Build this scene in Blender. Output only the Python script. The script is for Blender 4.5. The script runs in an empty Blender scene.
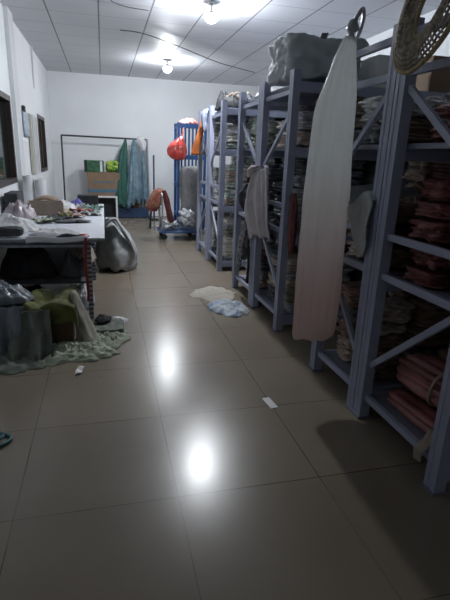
import bpy, bmesh, math, random
from mathutils import Vector, Matrix, noise
from mathutils.geometry import interpolate_bezier
rng = random.Random(11)
C = bpy.context.scene.collection
PI = math.pi
scene = bpy.context.scene

# ------------------------------------------------------------------ materials
def mat(name, col, rough=.6, var=.0, vscale=6., bump=.0, bscale=20., metal=0., coat=0., col2=None, alpha=1., trans=0., sheen=0., bdist=.01):
    m = bpy.data.materials.new(name); m.use_nodes = True
    nt = m.node_tree; b = nt.nodes['Principled BSDF']
    b.inputs['Base Color'].default_value = (*col, 1)
    b.inputs['Roughness'].default_value = rough
    b.inputs['Metallic'].default_value = metal
    b.inputs['Coat Weight'].default_value = coat
    b.inputs['Coat Roughness'].default_value = .18
    b.inputs['Alpha'].default_value = alpha
    b.inputs['Transmission Weight'].default_value = trans
    b.inputs['Sheen Weight'].default_value = sheen
    tc = nt.nodes.new('ShaderNodeTexCoord')
    if var > 0 or col2:
        n = nt.nodes.new('ShaderNodeTexNoise'); n.inputs['Scale'].default_value = vscale; n.inputs['Detail'].default_value = 4
        nt.links.new(tc.outputs['Object'], n.inputs['Vector'])
        r = nt.nodes.new('ShaderNodeValToRGB')
        c2 = col2 or tuple(min(1, c*(1+var)) for c in col)
        c1 = col if col2 else tuple(c*(1-var) for c in col)
        r.color_ramp.elements[0].position = .38; r.color_ramp.elements[1].position = .62
        r.color_ramp.elements[0].color = (*c1, 1); r.color_ramp.elements[1].color = (*c2, 1)
        nt.links.new(n.outputs['Fac'], r.inputs['Fac']); nt.links.new(r.outputs['Color'], b.inputs['Base Color'])
    if bump > 0:
        n = nt.nodes.new('ShaderNodeTexNoise'); n.inputs['Scale'].default_value = bscale*.45; n.inputs['Detail'].default_value = 4; n.noise_type = 'RIDGED_MULTIFRACTAL'; n.normalize = True
        nt.links.new(tc.outputs['Object'], n.inputs['Vector'])
        bp = nt.nodes.new('ShaderNodeBump'); bp.inputs['Strength'].default_value = bump; bp.inputs['Distance'].default_value = bdist
        nt.links.new(n.outputs['Fac'], bp.inputs['Height']); nt.links.new(bp.outputs['Normal'], b.inputs['Normal'])
        nt.links.new(bp.outputs['Normal'], b.inputs['Coat Normal'])
    return m

def grid_mat(name, col, line, ox, oy, px, py, wx, wy, rough, var, coat=0., spec=.5, stain=False, bump=0.):
    """panels with dark joints at x = ox + i*px and y = oy + j*py (metres)"""
    m = bpy.data.materials.new(name); m.use_nodes = True
    nt = m.node_tree; N = nt.nodes; L = nt.links; b = N['Principled BSDF']
    tc = N.new('ShaderNodeTexCoord'); sp = N.new('ShaderNodeSeparateXYZ'); L.new(tc.outputs['Object'], sp.inputs[0])
    def M(op, a, bb=None):
        n = N.new('ShaderNodeMath'); n.operation = op
        for i, v in enumerate((a, bb)):
            if v is None: continue
            if isinstance(v, (int, float)): n.inputs[i].default_value = v
            else: L.new(v, n.inputs[i])
        return n.outputs[0]
    def axis(o, off, p, w):
        t = M('DIVIDE', M('SUBTRACT', o, off), p)
        f = M('SUBTRACT', t, M('FLOOR', M('ADD', t, .5)))
        return M('LESS_THAN', M('ABSOLUTE', f), w/p), M('FLOOR', t)
    lx, ix = axis(sp.outputs[0], ox, px, wx); ly, iy = axis(sp.outputs[1], oy, py, wy)
    cx = N.new('ShaderNodeCombineXYZ'); L.new(ix, cx.inputs[0]); L.new(iy, cx.inputs[1])
    wn = N.new('ShaderNodeTexWhiteNoise'); L.new(cx.outputs[0], wn.inputs['Vector'])
    nz = N.new('ShaderNodeTexNoise'); nz.inputs['Scale'].default_value = 2.2; nz.inputs['Detail'].default_value = 5; L.new(tc.outputs['Object'], nz.inputs['Vector'])
    val = M('ADD', M('MULTIPLY', M('SUBTRACT', wn.outputs['Value'], .5), var), M('ADD', 1., M('MULTIPLY', M('SUBTRACT', nz.outputs['Fac'], .5), var*1.6)))
    mul = N.new('ShaderNodeVectorMath'); mul.operation = 'SCALE'; mul.inputs[0].default_value = col; L.new(val, mul.inputs['Scale'])
    mx = N.new('ShaderNodeMix'); mx.data_type = 'RGBA'
    L.new(M('MULTIPLY', M('MAXIMUM', lx, ly), M('MINIMUM', 1., M('MAXIMUM', .3, M('MULTIPLY', M('SUBTRACT', nz.outputs['Fac'], .33), 3.6)))) if stain else M('MAXIMUM', lx, ly), mx.inputs['Factor']); L.new(mul.outputs[0], mx.inputs['A']); mx.inputs['B'].default_value = (*line, 1)
    out = mx.outputs['Result']
    if stain:
        vo = N.new('ShaderNodeTexNoise'); vo.inputs['Scale'].default_value = 9; vo.inputs['Detail'].default_value = 6; L.new(tc.outputs['Object'], vo.inputs['Vector'])
        sm = N.new('ShaderNodeValToRGB'); sm.color_ramp.elements[0].position = .70; sm.color_ramp.elements[1].position = .76
        L.new(vo.outputs['Fac'], sm.inputs['Fac'])
        m2 = N.new('ShaderNodeMix'); m2.data_type = 'RGBA'; vr = N.new('ShaderNodeTexVoronoi'); vr.inputs['Scale'].default_value = 1.7; L.new(tc.outputs['Object'], vr.inputs['Vector'])
        L.new(M('MAXIMUM', M('MULTIPLY', sm.outputs['Color'], .6), M('LESS_THAN', vr.outputs['Distance'], .017)), m2.inputs['Factor'])
        L.new(out, m2.inputs['A']); m2.inputs['B'].default_value = (.10, .09, .075, 1); out = m2.outputs['Result']
    L.new(out, b.inputs['Base Color'])
    b.inputs['Specular IOR Level'].default_value = spec
    b.inputs['Coat Weight'].default_value = coat
    rr = M('ADD', rough, M('MULTIPLY', M('SUBTRACT', nz.outputs['Fac'], .5), .08)); L.new(rr, b.inputs['Roughness'])
    if bump:
        bp = N.new('ShaderNodeBump'); bp.inputs['Strength'].default_value = bump; bp.inputs['Distance'].default_value = .003
        L.new(M('SUBTRACT', 1., M('MAXIMUM', lx, ly)), bp.inputs['Height']); L.new(bp.outputs['Normal'], b.inputs['Normal'])
    return m

def emis(name, col, s):
    m = bpy.data.materials.new(name); m.use_nodes = True
    b = m.node_tree.nodes['Principled BSDF']
    b.inputs['Base Color'].default_value = (.9, .9, .9, 1)
    b.inputs['Emission Color'].default_value = (*col, 1); b.inputs['Emission Strength'].default_value = s
    return m

M = {}
M['floor'] = grid_mat('polished_tile', (.215, .180, .137), (.03, .026, .021), .3147, 2.0043, .8, .8, .0030, .0030, .238, .12, 0., .42, True)
M['ceiling'] = grid_mat('ceiling_panel', (.60, .62, .66), (.17, .175, .19), .02, 8.1, .72, .72, .011, .005, .55, .05)
M['wall'] = mat('white_paint', (.78, .80, .825), .75, .02, 1.5)
M['pillar'] = mat('grey_white_paint', (.66, .67, .69), .75, .03, 1.5)
M['rack'] = mat('lilac_grey_enamel', (.33, .36, .475), .42, .05, 3., .05, 80)
M['deck'] = mat('shelf_enamel', (.22, .23, .30), .5, .06, 3.)
M['foot'] = mat('foot_plate_steel', (.15, .16, .21), .5)
M['darkframe'] = mat('dark_brown_frame', (.045, .032, .028), .4)
M['glass'] = mat('night_window_glass', (.012, .017, .016), .08)
M['cream'] = mat('cream_panel', (.55, .54, .47), .5)
M['white'] = mat('white_plastic', (.72, .73, .75), .4, .04, 6, .2, 14)
M['socket'] = mat('lamp_socket', (.6, .6, .6), .4)
M['wire'] = mat('black_wire', (.05, .05, .055), .5)
M['blackpipe'] = mat('black_pipe', (.03, .032, .038), .4)
M['greypipe'] = mat('grey_pipe', (.25, .27, .31), .4, metal=.4)
M['chrome'] = mat('steel_tube', (.5, .5, .52), .3, metal=.8)
M['rubber'] = mat('rubber', (.02, .02, .022), .6)
M['blue'] = mat('blue_enamel', (.018, .085, .26), .4, .08, 4)
M['darkblue'] = mat('dark_blue_deck', (.022, .05, .12), .5)
M['card'] = mat('cardboard', (.23, .155, .10), .8, .08, 5)
M['darkcard'] = mat('dark_cardboard', (.10, .065, .04), .8, .1, 5)
M['bluetape'] = mat('blue_tape', (.06, .16, .26), .5)
M['cabinet'] = mat('cabinet_white', (.78, .79, .78), .5)
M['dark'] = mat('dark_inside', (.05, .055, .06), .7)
M['teal'] = mat('teal_net', (.015, .085, .065), .6, .3, 25, .5, 40)
M['greenbag'] = mat('green_print_bag', (.05, .22, .04), .4, col2=(.45, .55, .06), vscale=9, bump=.4, bscale=14)
M['greenbox'] = mat('dark_green_pack', (.02, .06, .035), .5, col2=(.04, .16, .07), vscale=10)
M['bluebag'] = mat('pale_blue_film', (.19, .31, .38), .3, .2, 7, .6, 9, coat=.4, alpha=.88)
M['red'] = mat('red_film', (.55, .06, .05), .3, .25, 6, .5, 12, coat=.4)
M['redwhite'] = mat('red_white_print', (.62, .06, .05), .4, col2=(.7, .65, .62), vscale=14)
M['orange'] = mat('orange_cloth', (.46, .13, .03), .7, .15, 10, .4, 20)
M['sack'] = mat('grey_sack', (.20, .20, .205), .55, .15, 5, .6, 9, coat=.2)
M['floral'] = mat('red_floral_cloth', (.24, .045, .035), .8, col2=(.30, .17, .11), vscale=22, bump=.3, bscale=20)
M['maroon'] = mat('maroon_cloth', (.10, .022, .024), .8, .2, 12, .4, 20)
M['film'] = mat('clear_grey_film', (.44, .46, .48), .22, .22, 5, .8, 8, coat=.5)
M['bagwhite'] = mat('hanging_film_white', (.84, .86, .85), .35, .05, 2, .5, 8, coat=.25, alpha=.95)
M['tabletop'] = mat('table_cover', (.60, .62, .67), .5, .03, 2)
M['tableleg'] = mat('table_leg_steel', (.17, .20, .25), .4, .3, 30, metal=.3)
def stripes(m, p, f, col):
    nt = m.node_tree; b = nt.nodes['Principled BSDF']; N = nt.nodes; L = nt.links
    tc = N.new('ShaderNodeTexCoord'); sp = N.new('ShaderNodeSeparateXYZ'); L.new(tc.outputs['Object'], sp.inputs[0])
    d = N.new('ShaderNodeMath'); d.operation = 'DIVIDE'; d.inputs[1].default_value = p; L.new(sp.outputs[2], d.inputs[0])
    fr = N.new('ShaderNodeMath'); fr.operation = 'FRACT'; L.new(d.outputs[0], fr.inputs[0])
    lt = N.new('ShaderNodeMath'); lt.operation = 'LESS_THAN'; lt.inputs[1].default_value = f; L.new(fr.outputs[0], lt.inputs[0])
    mx = N.new('ShaderNodeMix'); mx.data_type = 'RGBA'; L.new(lt.outputs[0], mx.inputs['Factor'])
    L.new(b.inputs['Base Color'].links[0].from_socket, mx.inputs['A']); mx.inputs['B'].default_value = (*col, 1); L.new(mx.outputs['Result'], b.inputs['Base Color'])
M['tableleg'] = mat('table_leg_steel', (.30, .34, .40), .4, .2, 20)
stripes(M['tableleg'], .05, .42, (.06, .065, .08))
M['redtape'] = mat('red_tape', (.30, .02, .025), .5)
M['greyfilm'] = mat('grey_refuse_film', (.36, .37, .38), .65, .12, 4, .5, 8)
M['olive'] = mat('olive_cloth', (.105, .115, .025), .9, .2, 10, .5, 18, sheen=.2)
M['palegreen'] = mat('pale_green_cloth', (.38, .42, .32), .8, .16, 8, .6, 14)
M['greengrey'] = mat('green_grey_cloth', (.14, .16, .13), .8, .16, 8, .5, 14)
M['bluegrey'] = mat('blue_grey_film', (.13, .155, .18), .35, .2, 5, .7, 8, coat=.3)
M['beige'] = mat('beige_cloth', (.34, .29, .24), .85, .1, 9, .4, 16)
M['palegreysack'] = mat('pale_grey_sack', (.36, .335, .29), .7, .12, 8, .5, 12)
M['whitecloth'] = mat('white_cloth', (.60, .60, .61), .85, .06, 6, .6, 11, bdist=.02)
M['greycloth'] = mat('grey_cloth', (.46, .43, .445), .9, .1, 7, .5, 13, bdist=.02)
M['darkgrey'] = mat('dark_grey_cloth', (.085, .088, .095), .85, .15, 7, .4, 14)
M['slatecloth'] = mat('slate_cloth', (.045, .052, .065), .85, .2, 7, .4, 14)
M['black'] = mat('black_cloth', (.016, .017, .02), .8, .2, 9, .4, 14)
M['pinkfilm'] = mat('pinkish_clear_film', (.36, .30, .33), .3, .15, 8, .6, 10, coat=.4)
M['printred'] = mat('red_print_scrap', (.40, .36, .33), .7, col2=(.24, .06, .055), vscale=34, bump=.4, bscale=16)
M['printdark'] = mat('dark_print_scrap', (.42, .44, .44), .7, col2=(.02, .05, .05), vscale=22, bump=.4, bscale=16)
M['purple'] = mat('purple_scrap', (.09, .08, .32), .7, .2, 9, .3, 16)
M['floorcloth'] = mat('blue_white_sheet', (.42, .46, .50), .6, col2=(.20, .27, .38), vscale=4, bump=.6, bscale=10, bdist=.02)
M['bundlepaper'] = mat('cream_paper', (.36, .33, .28), .8, .06, 6, .4, 11)
M['drapefilm'] = mat('drape_film', (.30, .32, .325), .3, .15, 6, .6, 10, coat=.4)
M['balewrap'] = mat('bale_wrap', (.50, .55, .57), .8, .10, 4, .25, 8)
M['straw'] = mat('woven_straw', (.33, .29, .225), .7, .35, 40, .5, 60)
M['strawrim'] = mat('straw_braid', (.34, .27, .14), .6, .2, 50, .4, 60)
M['tag'] = mat('white_tag', (.75, .75, .73), .6)
M['tealcord'] = mat('teal_cord', (.05, .16, .17), .5)
M['band'] = mat('beige_band', (.36, .29, .21), .7)
M['bulb'] = emis('lit_bulb', (.92, .96, 1.), 270.)
M['bulb_far'] = emis('lit_far_bulb', (.92, .96, 1.), 185.)
M['patternstrip'] = mat('patterned_strip', (.34, .34, .36), .8, col2=(.08, .08, .09), vscale=24, bump=.4, bscale=20)
M['paleblue'] = mat('pale_blue_cloth', (.40, .46, .62), .7, .1, 8, .4, 14)
M['paper'] = mat('blue_print_paper', (.52, .58, .63), .6, col2=(.30, .38, .46), vscale=12)

# pink dip in the lower part of the hanging film: an ombre dyed fabric inside, a true colour of the thing
def ombre(m, z0, z1, c_low):
    nt = m.node_tree; b = nt.nodes['Principled BSDF']
    src = b.inputs['Base Color'].links[0].from_socket
    tc = nt.nodes.new('ShaderNodeTexCoord'); sp = nt.nodes.new('ShaderNodeSeparateXYZ'); nt.links.new(tc.outputs['Object'], sp.inputs[0])
    mr = nt.nodes.new('ShaderNodeMapRange'); mr.inputs['From Min'].default_value = z0; mr.inputs['From Max'].default_value = z1
    nt.links.new(sp.outputs[2], mr.inputs['Value'])
    mx = nt.nodes.new('ShaderNodeMix'); mx.data_type = 'RGBA'; nt.links.new(mr.outputs['Result'], mx.inputs['Factor'])
    mx.inputs['A'].default_value = (*c_low, 1); nt.links.new(src, mx.inputs['B']); nt.links.new(mx.outputs['Result'], b.inputs['Base Color'])
ombre(M['bagwhite'], .75, 1.75, (.60, .49, .47))
def translucent(m, fac):
    nt = m.node_tree; b = nt.nodes['Principled BSDF']; out = nt.nodes['Material Output']
    t = nt.nodes.new('ShaderNodeBsdfTranslucent'); mx = nt.nodes.new('ShaderNodeMixShader'); mx.inputs[0].default_value = fac
    if b.inputs['Base Color'].links: nt.links.new(b.inputs['Base Color'].links[0].from_socket, t.inputs['Color'])
    else: t.inputs['Color'].default_value = b.inputs['Base Color'].default_value
    nt.links.new(b.outputs[0], mx.inputs[1]); nt.links.new(t.outputs[0], mx.inputs[2]); nt.links.new(mx.outputs[0], out.inputs['Surface'])
translucent(M['bagwhite'], .6); translucent(M['bluebag'], .35)

def pack(name, col, rough, var, bump, coat):
    m = mat('pack_'+name, col, rough, 0, 1, 0, 1, coat=coat)
    nt = m.node_tree; b = nt.nodes['Principled BSDF']; N = nt.nodes; L = nt.links
    tc = N.new('ShaderNodeTexCoord'); mp = N.new('ShaderNodeMapping'); mp.inputs['Scale'].default_value = (2.2, 2.2, 6.5); L.new(tc.outputs['Object'], mp.inputs['Vector'])
    oi = N.new('ShaderNodeObjectInfo'); sc = N.new('ShaderNodeMath'); sc.operation = 'MULTIPLY'; sc.inputs[1].default_value = 30; L.new(oi.outputs['Random'], sc.inputs[0])
    n = N.new('ShaderNodeTexNoise'); n.noise_dimensions = '4D'; n.inputs['Scale'].default_value = 1.6; n.inputs['Detail'].default_value = 4
    L.new(mp.outputs[0], n.inputs['Vector']); L.new(sc.outputs[0], n.inputs['W'])
    r = N.new('ShaderNodeValToRGB'); r.color_ramp.elements[0].position = .34; r.color_ramp.elements[1].position = .68
    r.color_ramp.elements[0].color = (*[c*(1-var) for c in col], 1); r.color_ramp.elements[1].color = (*[min(1, c*(1+var*1.2)+.012*var) for c in col], 1)
    L.new(n.outputs['Fac'], r.inputs['Fac']); L.new(r.outputs['Color'], b.inputs['Base Color'])
    n2 = N.new('ShaderNodeTexNoise'); n2.noise_type = 'RIDGED_MULTIFRACTAL'; n2.noise_dimensions = '4D'; n2.inputs['Scale'].default_value = 2.2; n2.inputs['Detail'].default_value = 4
    L.new(tc.outputs['Object'], n2.inputs['Vector']); L.new(sc.outputs[0], n2.inputs['W'])
    bp = N.new('ShaderNodeBump'); bp.inputs['Strength'].default_value = bump; bp.inputs['Distance'].default_value = .02
    L.new(n2.outputs['Fac'], bp.inputs['Height']); L.new(bp.outputs['Normal'], b.inputs['Normal']); L.new(bp.outputs['Normal'], b.inputs['Coat Normal'])
    return m
PACK = {k: pack(k, tuple(min(.8, c*(1.5 if k not in ('maroon', 'dark_red', 'black') else 1.2)) for c in v[0]), *v[1:]) for k, v in {
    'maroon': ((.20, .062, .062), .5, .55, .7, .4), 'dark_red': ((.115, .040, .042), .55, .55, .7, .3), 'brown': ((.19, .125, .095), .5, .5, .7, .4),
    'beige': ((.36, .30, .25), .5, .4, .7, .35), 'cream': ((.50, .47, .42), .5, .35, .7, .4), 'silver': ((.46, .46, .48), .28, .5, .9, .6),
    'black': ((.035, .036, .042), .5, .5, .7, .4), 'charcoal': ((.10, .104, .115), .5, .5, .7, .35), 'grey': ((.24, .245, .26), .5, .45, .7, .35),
    'olive': ((.20, .21, .155), .5, .45, .7, .35), 'pale_green': ((.36, .40, .35), .5, .4, .7, .4), 'white': ((.58, .59, .60), .4, .35, .8, .5), 'slate': ((.12, .135, .17), .5, .5, .7, .35)}.items()}

# ------------------------------------------------------------------ helpers
def obj(name, bm, m, parent=None, smooth=False, loc=None, bevel=0):
    if bevel:
        bmesh.ops.bevel(bm, geom=[e for e in bm.edges], offset=bevel, segments=2, affect='EDGES', profile=.6)
    bmesh.ops.recalc_face_normals(bm, faces=bm.faces)
    me = bpy.data.meshes.new(name); bm.to_mesh(me); bm.free()
    if smooth: me.polygons.foreach_set('use_smooth', [True]*len(me.polygons))
    me.materials.append(M[m] if isinstance(m, str) else m)
    o = bpy.data.objects.new(name, me); C.objects.link(o)
    if parent: o.parent = parent
    if loc: o.location = loc
    return o
def tag(o, label, cat, group=None):
    o['label'] = label; o['category'] = cat
    if group: o['group'] = group
    return o
def thing(name, label, cat, loc=(0, 0, 0), rz=0, group=None):
    o = bpy.data.objects.new(name, None); o.empty_display_size = .1; C.objects.link(o)
    o.location = loc; o.rotation_euler = (0, 0, rz)
    return tag(o, label, cat, group)
def struct(name, bm, m, parent=None, **k):
    o = obj(name, bm, m, parent, **k)
    if not parent: o['kind'] = 'structure'
    return o
def B(): return bmesh.new()
def box(bm, x0, x1, y0, y1, z0, z1, mtx=None):
    r = bmesh.ops.create_cube(bm, size=1)
    for v in r['verts']:
        v.co = Vector((x0 + (v.co.x+.5)*(x1-x0), y0 + (v.co.y+.5)*(y1-y0), z0 + (v.co.z+.5)*(z1-z0)))
        if mtx: v.co = mtx @ v.co
    return bm
def bar(bm, a, b, w, t, side=Vector((1, 0, 0))):
    """rectangular bar from a to b; t along 'side', w across"""
    a = Vector(a); b = Vector(b); d = (b-a).normalized(); s = (side - d*side.dot(d)).normalized(); u = d.cross(s)
    vs = []
    for p in (a, b):
        for i, j in ((-1, -1), (1, -1), (1, 1), (-1, 1)):
            vs.append(bm.verts.new(p + s*t/2*i + u*w/2*j))
    for k in range(4): bm.faces.new((vs[k], vs[(k+1) % 4], vs[4+(k+1) % 4], vs[4+k]))
    bm.faces.new(vs[3::-1]); bm.faces.new(vs[4:8])
    return bm
def smooth_path(pts, n):
    P = [Vector(p) for p in pts]; out = []
    for i in range(len(P)-1):
        p0 = P[max(0, i-1)]; p1 = P[i]; p2 = P[i+1]; p3 = P[min(len(P)-1, i+2)]
        for k in range(n):
            t = k/n
            out.append(.5*((2*p1) + (p2-p0)*t + (2*p0-5*p1+4*p2-p3)*t*t + (3*p1-p0-3*p2+p3)*t**3))
    out.append(P[-1]); return out
def tube(bm, pts, r, n=8, closed=False):
    pts = [Vector(p) for p in pts]; rings = []; m = len(pts); ref = None
    for i, p in enumerate(pts):
        if closed: d = (pts[(i+1) % m]-pts[i-1]).normalized()
        else: d = (pts[min(i+1, m-1)]-pts[max(i-1, 0)]).normalized()
        if ref is None: ref = Vector((0, 0, 1)) if abs(d.z) < .9 else Vector((1, 0, 0))
        s = d.cross(ref).normalized(); u = s.cross(d); ref = u
        rr = r[i] if isinstance(r, (list, tuple)) else r
        rings.append([bm.verts.new(p + (s*math.cos(2*PI*k/n)+u*math.sin(2*PI*k/n))*rr) for k in range(n)])
    for i in range(m if closed else m-1):
        a = rings[i]; b = rings[(i+1) % m]
        for k in range(n): bm.faces.new((a[k], a[(k+1) % n], b[(k+1) % n], b[k]))
    if not closed: bm.faces.new(rings[0][::-1]); bm.faces.new(rings[-1])
    return bm
def cyl(bm, c, r, z0, z1, n=16, axis='z', r2=None):
    rings = []
    for q, z in enumerate((z0, z1)):
        rr = r if q == 0 or r2 is None else r2; ring = []
        for k in range(n):
            a = 2*PI*k/n; u, v = rr*math.cos(a), rr*math.sin(a)
            ring.append(bm.verts.new((c[0]+u, c[1]+v, z) if axis == 'z' else ((z, c[1]+u, c[2]+v) if axis == 'x' else (c[0]+u, z, c[2]+v))))
        rings.append(ring)
    for k in range(n): bm.faces.new((rings[0][k], rings[0][(k+1) % n], rings[1][(k+1) % n], rings[1][k]))
    bm.faces.new(rings[0][::-1]); bm.faces.new(rings[1]); return bm
def nz(x, y, z): return noise.noise(Vector((x, y, z)))
def fbm(x, y, z): return nz(x, y, z) + .5*nz(2.1*x+5, 2.1*y, 2.1*z) + .25*nz(4.3*x, 4.3*y+9, 4.3*z)
def rf(x, y, z):
    a = 0; w = .55; f = 1
    for _ in range(4):
        q = 1-abs(nz(x*f, y*f, z*f))*1.5; a += w*q*q*(1 if q > 0 else 0); w *= .52; f *= 2.1
    return a
def loft(bm, rings, n=28, folds=6, amp=.12, seed=0, sub=7, hem=0):
    n = int(n*1.6)
    """rings of (x,y,z,rx,ry[,tilt]) swept into a closed hanging shape with vertical folds"""
    R = []
    pts = smooth_path([r[:3] for r in rings], sub); rad = smooth_path([(r[3], r[4], 0) for r in rings], sub)
    for i, (p, q) in enumerate(zip(pts, rad)):
        ring = []; t = i/(len(pts)-1)
        for k in range(n):
            a = 2*PI*k/n
            f = 1 + amp*math.sin(folds*a + seed + 2.2*nz(t*3, seed, 0)) + amp*1.1*fbm(math.cos(a)*1.3+seed, math.sin(a)*1.3, t*4) + amp*1.3*(rf(math.cos(a)*1.5+seed, math.sin(a)*1.5+seed, t*2.5)-.6)
            ring.append(bm.verts.new((p.x + max(.004, q.x)*f*math.cos(a), p.y + max(.004, q.y)*f*math.sin(a), p.z + .25*min(q.x, q.y)*fbm(math.cos(a)*2, math.sin(a)*2, t*5+seed) + hem*nz(math.cos(a)*1.6+seed, seed, 0)*max(0, t-.5)*2)))
        R.append(ring)
    for i in range(len(R)-1):
        for k in range(n): bm.faces.new((R[i][k], R[i][(k+1) % n], R[i+1][(k+1) % n], R[i+1][k]))
    for ring, s in ((R[0], -1), (R[-1], 1)):
        c = bm.verts.new(sum((v.co for v in ring), Vector())/n)
        for k in range(n): bm.faces.new((ring[k], ring[(k+1) % n], c))
    return bm
def crumple(bm, cx, cy, z0, rx, ry, h, seed=0, rough=.35, n=44, m=16, power=2.4, edge=.18, freq=3.2, top=None):
    """a heap of crumpled cloth or film: closed dome with sharp folds, flat on z0"""
    n, m = int(n*1.7), int(m*1.7); R = []
    for j in range(1, m+1):
        r = j/m; ring = []
        for k in range(n):
            a = 2*PI*k/n; ca, sa = math.cos(a), math.sin(a)
            out = 1 + edge*fbm(ca*1.6+seed, sa*1.6, seed*.7) + edge*.35*nz(ca*6+seed, sa*6, 3)
            x, y = ca*r*out, sa*r*out
            wx = x+.25*nz(x*2+seed, y*2, 5); wy = y+.25*nz(x*2, y*2+seed, 9)
            ridge = rf(wx*freq*.55+seed*3, wy*freq*.55, seed)
            prof = max(0, 1-r**power)
            lump = .72+.5*nz(x*1.3+seed*5, y*1.3, 2)
            z = h*prof*((1-rough)*lump + rough*(.15+1.05*ridge)) + .45*h*rough*ridge*(1-r**10)*(1-prof)
            if j == m: z = 0
            ring.append(bm.verts.new((cx+x*rx, cy+y*ry, z0+max(0, z))))
        R.append(ring)
    c = bm.verts.new((cx, cy, z0+sum(v.co.z-z0 for v in R[0])/n))
    for k in range(n): bm.faces.new((c, R[0][k], R[0][(k+1) % n]))
    for j in range(m-1):
        for k in range(n): bm.faces.new((R[j][k], R[j+1][k], R[j+1][(k+1) % n], R[j][(k+1) % n]))
    bm.faces.new(R[-1][::-1])
    return bm
def sheet(bm, f, nu, nv, th=.006, wr=0):
    """thin solid cloth from a surface function f(u,v)"""
    g = [[Vector(f(i/nu, j/nv)) for j in range(nv+1)] for i in range(nu+1)]
    if wr:
        for row in g:
            for p in row: p += Vector((nz(p.x*9, p.y*9, p.z*9+3)*.6, nz(p.x*9+7, p.y*9, p.z*9)*.6, rf(p.x*5, p.y*5, p.z*5)-.5))*wr
    def nrm(i, j):
        a = g[min(i+1, nu)][j]-g[max(i-1, 0)][j]; b = g[i][min(j+1, nv)]-g[i][max(j-1, 0)]
        c = a.cross(b); return c.normalized() if c.length > 1e-9 else Vector((0, 0, 1))
    T = [[bm.verts.new(g[i][j]+nrm(i, j)*th/2) for j in range(nv+1)] for i in range(nu+1)]
    U = [[bm.verts.new(g[i][j]-nrm(i, j)*th/2) for j in range(nv+1)] for i in range(nu+1)]
    for i in range(nu):
        for j in range(nv):
            bm.faces.new((T[i][j], T[i+1][j], T[i+1][j+1], T[i][j+1])); bm.faces.new((U[i][j], U[i][j+1], U[i+1][j+1], U[i+1][j]))
    for i in range(nu):
        for j in (0, nv): bm.faces.new((T[i][j], U[i][j], U[i+1][j], T[i+1][j]))
    for j in range(nv):
        for i in (0, nu): bm.faces.new((T[i][j], T[i][j+1], U[i][j+1], U[i][j]))
    return bm
def softbox(bm, x0, x1, y0, y1, z0, z1, seed=0, amp=.02, n=7, rnd=.25):
    n = n*2
    """a stuffed rounded block with dents"""
    r = bmesh.ops.create_cube(bm, size=2)
    bmesh.ops.subdivide_edges(bm, edges=bm.edges[:], cuts=n, use_grid_fill=True)
    c = Vector(((x0+x1)/2, (y0+y1)/2, (z0+z1)/2)); s = Vector(((x1-x0)/2, (y1-y0)/2, (z1-z0)/2))
    for v in bm.verts:
        p = v.co.copy(); e = 1/rnd+1
        l = (abs(p.x)**e+abs(p.y)**e+abs(p.z)**e)**(1/e); p /= l
        d = amp*fbm(p.x*1.8+seed, p.y*1.8, p.z*1.8) + amp*.9*(rf(p.x*1.1+seed, p.y*1.1, p.z*1.6+seed)-.6)
        q = Vector((p.x*s.x, p.y*s.y, p.z*s.z)); nn = p.normalized()
        q += nn*(d-amp*.9)
        q.z = max(-s.z, min(s.z, q.z)); v.co = c+q
    return bm

# ------------------------------------------------------------------ room
XL, XR, Y0, YB, ZC = -1.30, 4.30, -1.6, 13.75, 3.65
struct('floor', box(B(), XL-.2, XR+.2, Y0-.2, YB+.2, -.12, 0), 'floor')
struct('ceiling', box(B(), XL-.2, XR+.2, Y0-.2, YB+.2, ZC, ZC+.1), 'ceiling')
struct('wall_back', box(B(), XL-.2, XR+.2, YB, YB+.15, 0, ZC), 'wall')
struct('wall_right', box(B(), XR, XR+.15, Y0, YB, 0, ZC), 'wall')
struct('wall_front', box(B(), XL-.2, XR+.2, Y0-.15, Y0, 0, ZC), 'wall')
def wall_left():
    bm = B()
    wins = [(5.5, 7.97, 1.22, 2.45), (11.05, 12.3, 1.25, 2.43)]
    y = Y0
    for a, b, z0, z1 in wins:
        box(bm, XL-.15, XL, y, a, 0, ZC); box(bm, XL-.15, XL, a, b, 0, z0); box(bm, XL-.15, XL, a, b, z1, ZC); y = b
    box(bm, XL-.15, XL, y, YB, 0, ZC)
    struct('wall_left', bm, 'wall')
    for i, (a, b, z0, z1) in enumerate(wins):
        e = bpy.data.objects.new('window_%d' % (i+1), None); C.objects.link(e); e['kind'] = 'structure'; e.location = (XL, (a+b)/2, z0)
        f = B(); t = .075; X0, X1 = XL-.10, XL+.012
        box(f, X0, X1, a, b, z0, z0+t); box(f, X0, X1, a, b, z1-t, z1); box(f, X0, X1, a, a+t, z0+t, z1-t); box(f, X0, X1, b-t, b, z0+t, z1-t)
        box(f, X0+.02, X1-.02, (a+b)/2-.03, (a+b)/2+.03, z0+t, z1-t)
        o = obj('window_frame', f, 'darkframe'); o.parent = e; o.matrix_parent_inverse = Matrix.Translation(-Vector(e.location))
        o = obj('pane', box(B(), XL-.08, XL-.065, a+.02, b-.02, z0+.02, z1-.02), 'glass'); o.parent = e; o.matrix_parent_inverse = Matrix.Translation(-Vector(e.location))
wall_left()
struct('trim_1', box(B(), XL-.01, XL+.06, 8.10, 8.52, 0, ZC), 'pillar')
struct('trim_2', tube(B(), [(XL+.02, 10.85, 2.9), (XL+.02, 10.85, ZC)], .018), 'pillar')
struct('baseboard_back', box(B(), XL, XR, YB-.012, YB, 0, .1), 'pillar')
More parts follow.
